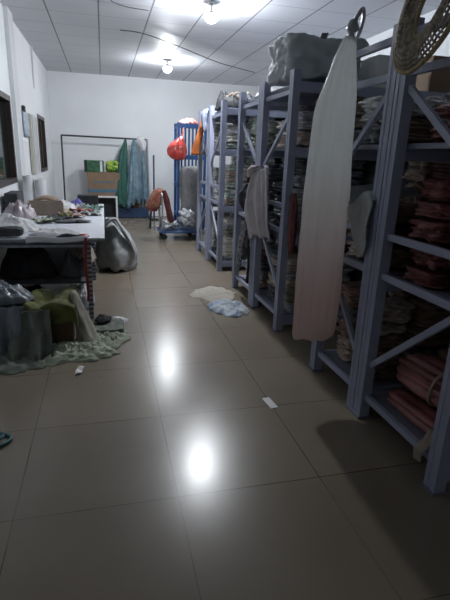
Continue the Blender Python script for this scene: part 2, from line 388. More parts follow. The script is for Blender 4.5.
# cream window shutter between the paper and the far window
t = thing('shutter_panel', 'cream shutter panel with vertical bars on the left wall', 'shutter', (XL+.014, 10.05, 1.28))
obj('panel', box(B(), 0, .02, -.47, .47, 0, 1.05), 'cream', t)
for y in (-.42, -.12, .02, .2, .42): obj('bar', box(B(), .02, .045, y-.03, y+.03, 0, 1.05), 'pillar' if y > -.2 else 'cream', t)
t = thing('wall_sheet', 'pale blue printed sheet hanging from a black clip on left wall', 'poster', (XL, 9.30, 1.9))
sh = obj('sheet', sheet(B(), lambda u, v: (.02+.012*math.sin(u*7), -.3+u*.6, .02+v*.42), 10, 8, .004), 'paper', t, True)
obj('clip', box(B(), .006, .04, -.27, -.07, .42, .52), 'black', t, bevel=.006)

# ------------------------------------------------------------------ lamps and cables
def lamp(x, y, z, label, bm_='bulb'):
    t = thing('ceiling_lamp', label, 'lamp', (x, y, ZC), 0, 'bare bulbs on the ceiling')
    d = z-ZC
    obj('ceiling_rose', cyl(B(), (0, 0), .05, -.03, 0, 20), 'socket', t, bevel=.003)
    obj('socket', cyl(B(), (0, 0), .022, d+.055, -.03, 16), 'socket', t)
    bm = B(); bmesh.ops.create_uvsphere(bm, u_segments=24, v_segments=18, radius=.09)
    kill = [v for v in bm.verts if v.co.z > .012]
    bmesh.ops.delete(bm, geom=kill, context='VERTS')
    for v in bm.verts: v.co.z += d
    bmesh.ops.holes_fill(bm, edges=[e for e in bm.edges if e.is_boundary])
    obj('bulb', bm, bm_, t, True)
    bm = cyl(B(), (0, 0), .091, d+.008, d+.06, 24, 'z', .03); obj('bulb_base', bm, 'socket', t, True)
lamp(1.47, 6.85, 3.49, 'lit bulb nearer the camera, at the top edge of the photo')
lamp(1.42, 11.0, 3.49, 'lit bulb farther down the room, close to the back wall', 'bulb_far')
tag(obj('cable', tube(B(), smooth_path([(.35, 8.74, 3.63), (.75, 8.75, 3.61), (1.45, 9.42, 3.6), (2.45, 10.46, 3.58), (3.5, 11.38, 3.61)], 6), .008, 6), 'wire'), 'long thin dark cable slung under the ceiling past the far bulb', 'cable')
tag(obj('cable', tube(B(), smooth_path([(.1, 6.3, 3.64), (.16, 7.09, 3.62), (.37, 7.36, 3.62), (.7, 7.5, 3.635)], 6), .006, 6), 'wire'), 'short dark wire on the ceiling near the top left edge', 'cable')

# ------------------------------------------------------------------ shelving racks
XF, XE = 1.66, 3.95      # aisle face and far end of every rack
PW, PD = .088, .072      # upright: width along y, depth along x
LEV = (.16, 1.00, 1.82, 2.38)
def upright(bm, x, y, h, s):
    """C-shaped upright with a centre groove on its outer (x) face"""
    w, d, g = PW/2, PD, .012
    prof = [(-w, 0), (-g, 0), (-g, .003), (g, .003), (g, 0), (w, 0), (w, d), (w-.02, d), (w-.02, d-.025), (-w+.02, d-.025), (-w+.02, d), (-w, d)]
    lo = [bm.verts.new((x+s*p[1], y+p[0], 0.004)) for p in prof]; hi = [bm.verts.new((x+s*p[1], y+p[0], h)) for p in prof]
    n = len(prof)
    for k in range(n): bm.faces.new((lo[k], lo[(k+1) % n], hi[(k+1) % n], hi[k]))
    bm.faces.new(lo[::-1]); bm.faces.new(hi); return bm
def rack(label, ya, yb, apex_near, h=2.47, top=True):
    """ya, yb: outer faces of the near and far uprights"""
    t = thing('shelving_rack', label, 'shelving rack', (XF, ya, 0), 0, 'lilac grey shelving racks on the right')
    W = yb-ya; L = XE-XF; y1, y2 = PW/2, W-PW/2; ends = ((0, 1), (L, -1))
    for x, s in ends:
        for y in (y1, y2):
            p = obj('post', upright(B(), x, y, h, s), 'rack', t)
            obj('foot_plate', box(B(), min(x-s*.012, x+s*.085), max(x-s*.012, x+s*.085), y-.05, y+.05, 0, .012), 'foot', p)
        xc = x+s*.04
        for z in ((.16, 1.02, 1.27, 2.30) if top else (.16, 1.02, 1.27, 2.20, 2.40)):
            obj('horizontal_brace', bar(B(), (xc, PW, z), (xc, W-PW, z), .042, .03), 'rack', t)
        a, b = (PW, W-PW) if apex_near else (W-PW, PW)
        obj('diagonal_brace', bar(B(), (xc-s*.002, a, .40), (xc-s*.002, b, 1.0), .038, .026), 'rack', t)
        obj('diagonal_brace', bar(B(), (xc-s*.002, a, 2.12), (xc-s*.002, b, 1.62), .038, .026), 'rack', t)
    for z in (LEV if top else LEV[:3]):
        for y in (.03, W-.03):
            bm = B(); box(bm, PD+.001, L-PD-.001, y-.022, y+.022, z-.095, z-.004)
            obj('beam', bm, 'rack', t, bevel=.006)
        obj('shelf_panel', box(B(), .085, L-.085, .053, W-.053, z-.03, z), 'deck', t)
    return t
RACKS = [('nearest rack', 1.74, 2.615, False), ('second rack', 2.625, 3.37, True),
         ('third rack', 4.22, 5.115, False), ('fourth rack', 5.125, 6.0, True),
         ('fifth rack', 6.86, 7.735, False), ('farthest rack', 7.745, 8.62, True)]
# apex_near: diagonals low at near end of the lower field when False
RK_LABEL = ['nearest lilac grey steel rack at right edge, holding maroon garment bundles',
            'second lilac grey steel rack from the camera, behind the long hanging film',
            'third lilac grey steel rack, first beyond the aisle gap, with grey shirt on it',
            'fourth lilac grey steel rack, with the blue and white sheet at its foot',
            'fifth lilac grey steel rack, with dark packs piled on its top',
            'farthest lilac grey steel rack, beside the orange strap and blue stand']
SHAPE = [False, True, True, False, True, False]
for (nm, a, b, _), lb, sh_ in zip(RACKS, RK_LABEL, SHAPE):
    rack(lb, a, b, sh_, top=nm not in ('nearest rack', 'second rack'))

# ------------------------------------------------------------------ garment bundles
def strata_mesh(seed, layers):
    """unit bundle of folded garments: x,y in -.5..+.5, z 0..1"""
    bm = B(); r = random.Random(seed); n = 56; R = []
    for k in range(layers):
        ox, oy = r.uniform(-.04, .04), r.uniform(-.04, .04); sc = r.uniform(.86, .985); ph = r.uniform(0, 99)
        for f, s in ((.06, .93), (.28, .99), (.55, 1.0), (.80, .985), (.95, .93)):
            ring = []
            for i in range(n):
                a = 2*PI*i/n; ca, sa = math.cos(a), math.sin(a); e = 5
                l = (abs(ca)**e+abs(sa)**e)**(-1/e)
                w = 1 + .06*fbm(ca*1.8+ph, sa*1.8, f*.5) - .05 + .05*(rf(ca*2.4+ph, sa*2.4, f)-.6) + .035*nz(ca*6+ph, sa*6, f*2)
                z = (k+f)/layers + .34/layers*fbm(ca*1.5+seed, sa*1.5, k*.5) + .07*nz(ca*1.1+seed*3, sa*1.1, 0)*math.sin(PI*(k+f)/layers)
                zz = max(0, min(1, z))
                ring.append(bm.verts.new((.5*l*ca*sc*s*w+ox, .5*l*sa*sc*s*w+oy, zz)))
            R.append(ring)
    for j in range(len(R)-1):
        for i in range(n): bm.faces.new((R[j][i], R[j][(i+1) % n], R[j+1][(i+1) % n], R[j+1][i]))
    for ring, z in ((R[0], 0), (R[-1], 1)):
        c0 = sum((v.co for v in ring), Vector())/n
        inner = [bm.verts.new((c0.x+(v.co.x-c0.x)*.7, c0.y+(v.co.y-c0.y)*.7, max(0, min(1, z-.02*nz(v.co.x*3+seed, v.co.y*3, 0)*(1 if z else 0))))) for v in ring]
        for i in range(n): bm.faces.new((ring[i], ring[(i+1) % n], inner[(i+1) % n], inner[i]))
        c = bm.verts.new((c0.x, c0.y, z))
        for i in range(n): bm.faces.new((inner[i], inner[(i+1) % n], c))
    bmesh.ops.recalc_face_normals(bm, faces=bm.faces)
    me = bpy.data.meshes.new('garment_bundle'); bm.to_mesh(me); bm.free()
    me.polygons.foreach_set('use_smooth', [True]*len(me.polygons)); me.materials.append(PACK['grey'])
    return me
def pillow_mesh(seed):
    """unit soft plastic pack"""
    bm = B(); softbox(bm, -.5, .5, -.5, .5, 0, 1, seed, .13, 10, .26)
    zs = [v.co.z for v in bm.verts]; lo, hi = min(zs), max(zs)
    for v in bm.verts: v.co.z = (v.co.z-lo)/(hi-lo)
    bmesh.ops.recalc_face_normals(bm, faces=bm.faces)
    me = bpy.data.meshes.new('garment_pack'); bm.to_mesh(me); bm.free()
    me.polygons.foreach_set('use_smooth', [True]*len(me.polygons)); me.materials.append(PACK['grey'])
    return me
STR = {3: [strata_mesh(s, 3) for s in (1, 2, 3)], 5: [strata_mesh(s, 5) for s in (4, 5, 6)], 7: [strata_mesh(s, 7) for s in (7, 8)]}
PIL = [pillow_mesh(s) for s in (11, 12, 13, 14)]
COLW = {'dark_red': 'dark red', 'pale_green': 'pale green'}
ORD = ['bottom', 'second up', 'third up', 'fourth up', 'fifth up', 'sixth up', 'seventh up', 'eighth up', 'ninth up']
SHW = ['bottom shelf', 'second shelf', 'third shelf', 'top deck']
PAL = {
 (0, 0): ['maroon', 'dark_red', 'maroon', 'brown'], (0, 1): ['maroon', 'dark_red', 'maroon', 'maroon'], (0, 2): ['dark_red', 'maroon', 'maroon', 'brown'],
 (1, 0): ['beige', 'brown', 'beige', 'brown', 'charcoal'], (1, 1): ['brown', 'brown', 'dark_red', 'beige'], (1, 2): ['silver', 'brown', 'silver', 'grey'],
 (2, 0): ['charcoal', 'beige', 'olive', 'grey'], (2, 1): ['grey', 'brown', 'slate', 'grey', 'cream'], (2, 2): ['beige', 'cream', 'beige', 'grey'],
 (3, 0): ['brown', 'charcoal', 'grey', 'beige'], (3, 1): ['slate', 'grey', 'pale_green', 'grey'], (3, 2): ['pale_green', 'grey', 'cream', 'olive'],
 (4, 0): ['olive', 'grey', 'brown', 'cream'], (4, 1): ['pale_green', 'white', 'pale_green', 'beige'], (4, 2): ['pale_green', 'white', 'cream', 'olive'],
 (5, 0): ['grey', 'cream', 'white'], (5, 1): ['cream', 'white', 'white'], (5, 2): ['white', 'grey', 'pale_green'],
}
def put_pack(mesh, col, x, y, z, dx, dy, h, rz, label, group, kind='garment_bundle'):
    o = bpy.data.objects.new(kind, mesh); C.objects.link(o)
    o.location = (x, y, z); o.scale = (dx, dy, h); o.rotation_euler = (0, 0, rz)
    o.material_slots[0].link = 'OBJECT'; o.material_slots[0].material = PACK[col]
    return tag(o, label, 'garment bundle' if kind == 'garment_bundle' else 'garment pack', group)
FILL = {(0, 0): .30, (0, 1): .66, (0, 2): .34, (1, 0): .72, (1, 1): .55, (1, 2): .36}
SKIP = {(0, 0)}
rowword = ['front stack', 'rear stack', 'inner stack']
for ri, (rn, ya, yb, _) in enumerate(RACKS):
    inner0, inner1 = ya+.06, yb-.06
    cw = (inner1-inner0)/2
    for li in range(3):
        room_h = (LEV[li+1]-.10)-LEV[li]
        fill = FILL.get((ri, li), rng.uniform(.86, .99)*room_h)
        for ci in range(2):
            rows = 2
            for rw in range(rows):
                if (ri, li) in SKIP and rw == 0: continue
                z = LEV[li]; k = 0; f = fill*rng.uniform(.86, 1.0) if rw == 0 else (room_h+.052 if (ri > 1 or li < 2) else .36)
                f = min(f, room_h-.02) if rw == 0 else f
                dxx = .40; xc = XF+.10+dxx/2+rw*.42
                while True:
                    h = rng.choice((.085, .11, .13, .16) if ri else (.10, .13, .17)) if rw == 0 or (ri in (2, 4) and ci == 0) else rng.choice((.17, .2, .23))
                    if z+h > LEV[li]+f:
                        h = LEV[li]+f-z
                        if rw == 0 or h < .045: break
                    col = rng.choice(PAL[(ri, li)])
                    soft = rng.random() < (.75 if col in ('silver', 'white') else (1. if ri == 0 else .62 if ri == 1 else .40))
                    mesh = rng.choice(PIL) if soft else rng.choice(STR[3 if h < .1 else (5 if h < .15 else 7)])
                    dx = dxx*rng.uniform(.84, .95); dy = cw*rng.uniform(.84, .93)
                    rz = rng.uniform(-.09, .09)+(PI if rng.random() < .5 else 0)
                    cn = COLW.get(col, col)
                    w2 = 'plastic pack' if soft else 'garment bundle'
                    side = 'near' if ci == 0 else 'far'
                    put_pack(mesh, col, xc+rng.uniform(-.01, .015), inner0+cw*(ci+.5)+rng.uniform(-.008, .008), z, dx, dy, h, rz,
                             f'{cn} {w2}, {ORD[k]} in {side} {rowword[rw]}, {SHW[li]}, {rn}', f'garment bundles on the {rn}', 'garment_pack' if soft else 'garment_bundle')
                    z += h+.001; k += 1

# dark filler sacks added deep in every shelf to block the bright wall behind
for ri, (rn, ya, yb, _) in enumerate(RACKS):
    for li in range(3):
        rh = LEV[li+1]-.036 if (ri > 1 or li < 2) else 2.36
        o = tag(obj('filler_sack', softbox(B(), 2.64, 3.84, ya+.07, yb-.07, LEV[li]+.001, rh, ri*3+li, .03, 6, .16), PACK[['charcoal', 'slate', 'black'][(ri+li) % 3]], smooth=True),
                f'added dark sack blocking bright gaps at the back of the {SHW[li]}, {rn}', 'sack', f'added filler sacks on the {rn}')

# nearest rack, bottom shelf: long ribbed red bundles tied with bands
def ribbed(label, x, y0, y1, z, w, h, lobes, m, tilt=0., band=True, group='garment bundles on the nearest rack'):
    t = thing('garment_bundle', label, 'garment bundle', (x, (y0+y1)/2, z), tilt, group)
    L = y1-y0; n = lobes*8; bm = B(); R = []
    for j in range(15):
        v = j/14; ring = []; e = 1-.16*abs(2*v-1)**6
        pinch = 1-.10*math.exp(-((v-.42)/.05)**2) if band else 1
        for k in range(n):
            a = 2*PI*k/n; s = (abs(math.cos(a))**3.2+abs(math.sin(a))**3.2)**(-1/3.2)
            f = .86+.24*abs(math.sin(lobes*a/2+.4))+.05*nz(math.cos(a)*2+x*9, math.sin(a)*2, v*4+z*7)
            ring.append(bm.verts.new((w/2*s*math.cos(a)*f*e*pinch/1.07, L*(v-.5)*(1+.02*nz(a*2, 0, z)), h/2+h/2*s*math.sin(a)*f*e*pinch/1.07)))
        R.append(ring)
    for j in range(14):
        for k in range(n): bm.faces.new((R[j][k], R[j][(k+1) % n], R[j+1][(k+1) % n], R[j+1][k]))
    for ring, q in ((R[0], -.01), (R[-1], .01)):
        c = bm.verts.new(sum((v.co for v in ring), Vector())/n+Vector((0, q, 0)))
        for k in range(n): bm.faces.new((c, ring[k], ring[(k+1) % n]))
    lo = min(v.co.z for v in bm.verts)
    for v in bm.verts: v.co.z -= lo
    obj('folded_garments', bm, m, t, True)
    if band:
        pts = []
        for k in range(28):
            a = 2*PI*k/28; s = (abs(math.cos(a))**3.2+abs(math.sin(a))**3.2)**(-1/3.2)
            pts.append((w/2*s*math.cos(a)*.97, L*(.42-.5)+.012*math.sin(a*2), h/2-lo+h/2*s*math.sin(a)*.97))
        obj('tie_band', tube(B(), pts, .010, 6, True), 'band', t, True)
    return t
ribbed('long maroon ribbed bundle tied with a beige band, bottom shelf, nearest rack', 1.94, 1.86, 2.40, .315, .28, .23, 11, PACK['maroon'], .10)
ribbed('flat maroon bundle at the front edge under the banded one, nearest rack', 1.875, 1.85, 2.42, .162, .20, .115, 6, PACK['maroon'], .05, False)
ribbed('dark red bundle lying behind the banded one, bottom shelf, nearest rack', 2.22, 1.86, 2.42, .162, .26, .2, 7, PACK['dark_red'], -.05, False)
ribbed('brown ribbed bundle at the back of the bottom shelf, nearest rack', 2.23, 1.90, 2.44, .38, .25, .17, 6, PACK['brown'], -.03, True)
o = tag(obj('cloth_scrap', loft(B(), [(1.705, 1.875, .30, .02, .03), (1.69, 1.88, .24, .025, .035), (1.645, 1.885, .2, .02, .035), (1.64, 1.885, .13, .012, .03)], 16, 4, .15, 3), 'beige', smooth=True), 'pale cloth scrap hanging over the bottom brace of the nearest rack', 'cloth')

# boxes and bale on the rack tops
def carton(name, label, x0, x1, y0, y1, z0, z1, m, tape='band', group=None):
    t = thing(name, label, 'box', ((x0+x1)/2, (y0+y1)/2, z0), 0, group)
    a, b, h = (x1-x0)/2, (y1-y0)/2, z1-z0
    obj('carton', box(B(), -a, a, -b, b, 0, h), m, t, bevel=.006)
    bm = B(); box(bm, -a-.001, a+.001, -.03, .03, h, h+.002)
    obj('tape', bm, tape, t); return t
carton('cardboard_box', 'brown cardboard box on top of the third rack, upper right edge', 3.08, 3.48, 4.27, 4.7, 2.381, 2.70, 'card')
carton('white_box', 'white box on top of the third rack, right of the grey bale', 2.50, 2.86, 4.27, 4.65, 2.381, 2.66, 'cabinet')
bl = thing('wrapped_bale', 'large grey wrapped bale lying along the top of the third rack', 'bale', (0, 0, 0))
bm = softbox(B(), 1.64, 2.48, 4.36, 5.05, 2.382, 2.84, 5, .05, 10, .12)
obj('wrap', bm, 'balewrap', bl, True)
obj('knot', loft(B(), [(2.03, 4.5, 2.75, .05, .05), (2.03, 4.48, 2.80, .03, .03), (2.04, 4.47, 2.83, .035, .03)], 14, 4, .1, 2), 'bluegrey', bl, True)
for i, (x, y, z, rx, ry, h, m, lb) in enumerate([
    (1.84, 7.1, 2.381, .17, .16, .26, 'charcoal', 'dark crumpled pack on the left of the fifth rack top'),
    (2.13, 7.15, 2.381, .14, .16, .27, 'slate', 'tallest dark pack in the pile on the fifth rack top'),
    (1.83, 7.42, 2.381, .16, .17, .30, 'black', 'black pack at the back of the pile on the fifth rack top'),
    (1.90, 7.98, 2.381, .15, .16, .16, 'white', 'white pack behind the dark ones on the farthest rack top')]):
    o = obj('garment_pack', crumple(B(), x, y, z, rx, ry, h, 20+i, .4, 36, 12, 3.2), {'charcoal': M['black'], 'slate': M['slatecloth'], 'black': M['black'], 'white': M['whitecloth']}[m], smooth=True); tag(o, lb, 'garment pack', 'packs on the fifth rack top')
for i, (x, y, rx, ry, h, lb) in enumerate([(1.88, 5.55, .15, .3, .11, 'flat white film pack on top of the fourth rack'), (1.88, 4.86, .14, .17, .0, '')]):
    if h: tag(obj('garment_pack', crumple(B(), x, y, 2.381, rx, ry, h, 31+i, .4, 36, 12, 3.2), PACK['white'], smooth=True), lb, 'garment pack')
for i, (y, lb) in enumerate([(7.0, 'pale strap ends spilling over the left of the fifth rack top'), (7.3, 'pale strap ends looped on the right of the fifth rack top')]):
    bm = B(); 
    for q in range(4):
        x = 1.74+.08*q+.02*i
        tube(bm, smooth_path([(x, y-.1, 2.52+.02*q), (x+.05, y-.17, 2.56+.02*(q % 2)), (x+.12, y-.16, 2.50), (x+.16, y-.12, 2.46)], 5), .010, 6)
    tag(obj('strap', bm, 'band'), lb, 'strap', 'pale straps on the fifth rack top')

# grey plastic drape over the brace of the second rack
def drape(u, v):
    y = 2.66+u*.52; s = v
    dip = .5+.5*math.sin(u*5.2+.7)
    if s < .35: t_ = s/.35; x = 1.99-.36*t_; z = 1.475+.05*math.sin(u*9)+.04*(1-t_)
    else:
        t_ = (s-.35)/.65; x = 1.645-.02*math.sin(t_*3)-.012*math.sin(u*16+t_*2); z = 1.46+.03*math.sin(u*9)-t_*(.12+.27*dip**3)
    return (x, y, z)
tag(obj('plastic_drape', sheet(B(), drape, 48, 26, .004), 'drapefilm', smooth=True), 'crumpled grey plastic hanging over the middle brace of the second rack', 'plastic sheet')
# white crinkled packets poking out of the second rack
for i, (y, z, s, lb) in enumerate([(3.06, 1.035, .075, 'small silver film packet beside the hanging film, second shelf, second rack')]):
    pass

# long hanging film bag
hb = thing('hanging_film_bag', 'long white film garment sleeve hanging in front of the second rack, pink below', 'garment cover', (0, 0, 0))
XH = .02
rings = [(1.700, 3.30, 2.53, .035, .03), (1.685, 3.29, 2.48, .055, .05), (1.67, 3.29, 2.38, .078, .07), (1.65, 3.28, 2.22, .110, .095), (1.625, 3.27, 2.02, .145, .12),
         (1.615, 3.26, 1.72, .160, .13), (1.61, 3.25, 1.35, .172, .14), (1.61, 3.25, 1.0, .178, .14), (1.615, 3.25, .65, .180, .135), (1.615, 3.25, .42, .180, .12), (1.615, 3.25, .34, .172, .10)]
bagshift = Vector((-.02, -.08, 0))
K = .93; CZ = 1.70535
rings = [(r[0]*K-.015, r[1]*K-.02, CZ+(r[2]-CZ)*K, r[3]*K, r[4]*K*.8) for r in rings]
obj('sleeve', loft(B(), rings, 48, 11, .05, 4.2, 8), 'bagwhite', hb, True)
obj('neck_knot', loft(B(), [(1.565, 3.05, 2.44, .03, .03), (1.57, 3.05, 2.49, .022, .02), (1.575, 3.05, 2.52, .04, .03), (1.58, 3.05, 2.57, .018, .018)], 16, 5, .15, 2), 'film', hb, True)
obj('hanging_loop', tube(B(), smooth_path([(1.57, 3.05, 2.48), (1.60, 3.06, 2.58), (1.645, 3.07, 2.64), (1.665, 3.09, 2.58), (1.66, 3.15, 2.48), (1.65, 3.27, 2.40)], 6), .013, 7), 'film', hb, True)

# straw hat on the near uprights
sh_ = thing('straw_hat', 'brown open-weave straw hat with a gold rim hung on the nearest rack', 'hat', (0, 0, 0))
SC = Vector((1.545, 2.196, 2.468)); SA = Vector((0, .213, -.293)); SB = Vector((0, -.19, -.098))
def ell(a, fa, fb, dx=0): return SC + SA*fa*math.cos(a) + SB*fb*math.sin(a) + Vector((dx, 0, 0))
def hat_pt(a, t): # t 0 inner, 1 outer
    fa = .52+.48*t; fb = .36+.64*t
    return ell(a, fa, fb, .035*math.sin(t*PI)*-1)
for t_, r_, nm in ((0, .010, 'inner_rim'), (1, .013, 'outer_rim')):
    obj(nm, tube(B(), [hat_pt(2*PI*k/64, t_) for k in range(64)], r_, 7, True), 'strawrim', sh_, True)
bm = B()
for k in range(84):
    a = 2*PI*k/84
    tube(bm, [hat_pt(a+.05*math.sin(j), j/6) for j in range(7)], .0055, 5)
for j in (.16, .3, .48, .60, .74, .86):
    tube(bm, [hat_pt(2*PI*k/60, j+.02*math.sin(k*2.1)) for k in range(60)], .0065, 5, True)
obj('weave', bm, 'straw', sh_, True)
bm = B(); nu = 60; g = [[bm.verts.new(hat_pt(2*PI*i/nu, .12+.40*j/4)+Vector((.004, 0, 0))) for j in range(5)] for i in range(nu)]
for i in range(nu):
    for j in range(4): bm.faces.new((g[i][j], g[(i+1) % nu][j], g[(i+1) % nu][j+1], g[i][j+1]))
bmesh.ops.solidify(bm, geom=bm.faces[:], thickness=.004)
obj('brim_band', bm, 'straw', sh_, True)
obj('hanging_cord', tube(B(), smooth_path([ell(PI, 1, 1), ell(PI, 1.0, 1)+Vector((.06, .02, .10)), Vector((1.70, 2.05, 2.37+.02))], 5), .004, 5), 'wire', sh_)

# clothes hung on the third and fourth racks
def cloth_hang(u, v):
    # front panel of a shirt tossed over the brace: u along y, v downwards
    w = .78*(.62+.5*math.sin(min(1, v*1.3)*PI*.75)); yc = 4.88-.06*v
    y = yc+(u-.5)*w; z = 1.63-v*.72-.10*(u**2)+.02*math.sin(u*11)
    x = 1.625-.05*math.sin(v*PI)*.9-.022*math.sin(u*17+v*2)-.012*math.sin(u*31+v*5)
    return (x, y, z)
sh2 = thing('grey_shirt', 'light grey shirt tossed over the uprights of the third rack', 'shirt', (0, 0, 0))
obj('body', sheet(B(), cloth_hang, 40, 24, .012), 'greycloth', sh2, True)
obj('sleeve', loft(B(), [(1.60, 4.72, 1.60, .03, .06), (1.60, 4.66, 1.45, .035, .08), (1.605, 4.64, 1.25, .035, .07), (1.61, 4.66, 1.12, .03, .055)], 18, 4, .12, 7), 'greycloth', sh2, True)
obj('collar', loft(B(), [(1.60, 5.20, 1.50, .03, .05), (1.585, 5.10, 1.57, .04, .08), (1.59, 4.97, 1.62, .04, .09), (1.60, 4.86, 1.63, .03, .06)], 18, 3, .14, 1), 'greycloth', sh2, True)
tag(obj('dark_jacket', loft(B(), [(1.64, 5.33, 1.42, .03, .05), (1.62, 5.40, 1.33, .05, .14), (1.62, 5.42, 1.2, .05, .16), (1.63, 5.38, 1.1, .03, .09)], 20, 4, .15, 2), 'black', smooth=True), 'small black garment hanging left of the grey shirt', 'garment')
tag(obj('patterned_strip', loft(B(), [(1.63, 5.28, 1.02, .02, .03), (1.62, 5.36, .86, .03, .07), (1.62, 5.48, .66, .03, .09), (1.625, 5.56, .48, .025, .09), (1.63, 5.58, .36, .02, .05)], 20, 5, .16, 5), 'patternstrip', smooth=True), 'grey and white patterned strip hanging low on the fourth rack', 'garment')
tag(obj('black_strap', tube(B(), smooth_path([(1.635, 5.20, 1.05), (1.63, 5.22, .8), (1.635, 5.19, .5), (1.63, 5.2, .26)], 5), .016, 6), 'black'), 'black strap hanging between third and fourth rack uprights', 'strap')
tag(obj('maroon_garment', loft(B(), [(1.71, 4.14, 1.40, .02, .04), (1.71, 4.12, 1.28, .025, .07), (1.71, 4.11, 1.1, .03, .07), (1.71, 4.10, .95, .025, .06), (1.71, 4.10, .85, .02, .04)], 22, 6, .14, 6), 'maroon', smooth=True), 'maroon garment hanging on the third rack beside the long film', 'garment')
tag(obj('pale_cloth', loft(B(), [(1.63, 7.78, 2.42, .03, .06), (1.60, 7.80, 2.36, .05, .12), (1.60, 7.8, 2.22, .04, .09), (1.61, 7.78, 2.1, .02, .05)], 18, 5, .15, 8), 'paleblue', smooth=True), 'pale blue cloth draped over the top of the farthest rack', 'cloth')
tag(obj('orange_strap', sheet(B(), lambda u, v: (1.635-.11*v+.02*math.sin(v*6)+(u-.5)*.13*(.45+.7*v), 8.08+.02*math.sin(v*7+u), 2.40-.68*v), 6, 18, .014), 'orange', smooth=True), 'orange cloth strap dangling from the farthest rack', 'strap')

# ------------------------------------------------------------------ back of the room, right side
def blue_stand():
    t = thing('blue_stand', 'tall blue metal stand behind the farthest rack', 'shelving rack', (1.66, 11.1, 0))
    for x in (0, .62):
        for y in (0, .5): obj('post', box(B(), x, x+.06, y, y+.06, 0, 2.42), 'blue', t)
    for z in (.3, 1.0, 1.62, 2.30):
        bm = B(); box(bm, .06, .62, .0, .05, z, z+.10); obj('beam', bm, 'blue', t)
        obj('side_brace', box(B(), .01, .04, .06, .5, z, z+.06), 'blue', t)
        obj('shelf_panel', box(B(), .0, .68, .06, .5, z+.08, z+.1), 'blue', t)
    for k in range(6): obj('upright_bar', box(B(), .08+.085*k, .12+.085*k, .01, .04, 1.10, 2.30), 'blue', t)
blue_stand()
tag(obj('grey_sack', softbox(B(), 1.68, 2.14, 10.55, 10.98, 0.0, 1.5, 3, .03, 10, .10), 'sack', smooth=True), 'tall dark grey sack standing in front of the blue stand', 'sack')
rb = thing('red_bag', 'red plastic bag hanging on the blue stand', 'bag', (0, 0, 0))
obj('bag', loft(B(), [(1.72, 10.9, 2.12, .03, .03), (1.68, 10.88, 2.04, .09, .08), (1.62, 10.86, 1.90, .20, .14), (1.62, 10.86, 1.76, .22, .15), (1.64, 10.86, 1.65, .16, .11), (1.65, 10.86, 1.61, .07, .06)], 26, 7, .08, 3), 'red', rb, True)
obj('handle', tube(B(), smooth_path([(1.72, 10.9, 2.1), (1.76, 10.95, 2.2), (1.80, 11.05, 2.31)], 5), .014, 6), 'red', rb, True)
tag(obj('red_bag', crumple(B(), 1.93, 11.30, 2.401, .24, .18, .16, 9, .4, 32, 10, 3), 'redwhite', smooth=True), 'red and white printed bag lying on top of the blue stand', 'bag')

def trolley():
    t = thing('platform_trolley', 'blue platform trolley with a steel handle, in front of the grey sack', 'trolley', (1.10, 9.65, 0))
    obj('platform', box(B(), 0, .80, 0, .62, .145, .185), 'darkblue', t, bevel=.012)
    obj('edge_bumper', box(B(), -.015, .815, -.015, .635, .155, .176), 'blue', t, bevel=.006)
    for x in (.09, .71):
        for y in (.08, .54):
            w = obj('wheel', cyl(B(), (x, 0, .06), .06, y-.018, y+.018, 18, 'y'), 'rubber', t, bevel=.004)
            obj('fork', box(B(), x-.035, x+.035, y-.026, y+.026, .115, .147), 'chrome', w)
    obj('handle', tube(B(), smooth_path([(.05, .06, .18), (.045, .06, .80), (.045, .09, .93), (.045, .31, .97), (.045, .53, .93), (.045, .56, .80), (.05, .56, .18)], 6), .017, 8), 'chrome', t, True)
    obj('handle_crossbar', tube(B(), [(.045, .06, .45), (.045, .56, .45)], .012), 'chrome', t)
trolley()
fc = thing('floral_cloth', 'red floral cloth draped over the trolley handle', 'cloth', (0, 0, 0))
obj('drape', loft(B(), [(1.13, 10.0, 1.03, .04, .10), (1.10, 10.0, .98, .10, .22), (1.04, 10.0, .84, .14, .24), (1.0, 10.0, .70, .15, .22), (.98, 10.0, .60, .11, .16), (1.0, 10.0, .56, .05, .08)], 28, 7, .09, 3), 'floral', fc, True)
obj('hanging_end', loft(B(), [(1.20, 9.9, 1.0, .04, .08), (1.24, 9.86, .85, .06, .08), (1.29, 9.84, .62, .06, .08), (1.33, 9.82, .42, .065, .07), (1.35, 9.82, .34, .03, .03)], 22, 6, .14, 5), 'maroon', fc, True)
for i, (b6, lb) in enumerate([((1.17, 1.52, 9.70, 10.2, .187, .42), 'low grey film bag at the left of the trolley platform'),
                              ((1.50, 1.90, 9.70, 10.22, .187, .64), 'bigger silvery film bag at the right of the trolley platform')]):
    tag(obj('film_bag', softbox(B(), *b6, 41+i*3, .07, 8, .4), 'film', smooth=True), lb, 'bag', 'film bags on the trolley')
st = thing('low_stool', 'low stool with a pale seat behind the trolley, under the floral cloth', 'stool', (1.17, 11.35, 0))
obj('seat', cyl(B(), (0, 0), .17, .48, .53, 24), 'white', st, bevel=.01)
for k in range(4):
    a = PI/4+k*PI/2; ca, sa = math.cos(a), math.sin(a)
    obj('leg', tube(B(), [(ca*.13, sa*.13, .48), (ca*.18, sa*.18, 0.008)], .014), 'blackpipe', st)
obj('footrest_ring', tube(B(), [(math.cos(2*PI*k/24)*.16, math.sin(2*PI*k/24)*.16, .2) for k in range(24)], .010, 6, True), 'blackpipe', st)
pl = thing('leaning_pole', 'thin dark pole standing on a base in front of the back wall', 'pole', (1.29, 12.8, 0))
obj('pole', tube(B(), [(0, 0, .03), (0, 0, 1.69)], .022), 'darkblue', pl)
obj('base', cyl(B(), (0, 0), .11, 0, .03, 20), 'blackpipe', pl, bevel=.006)

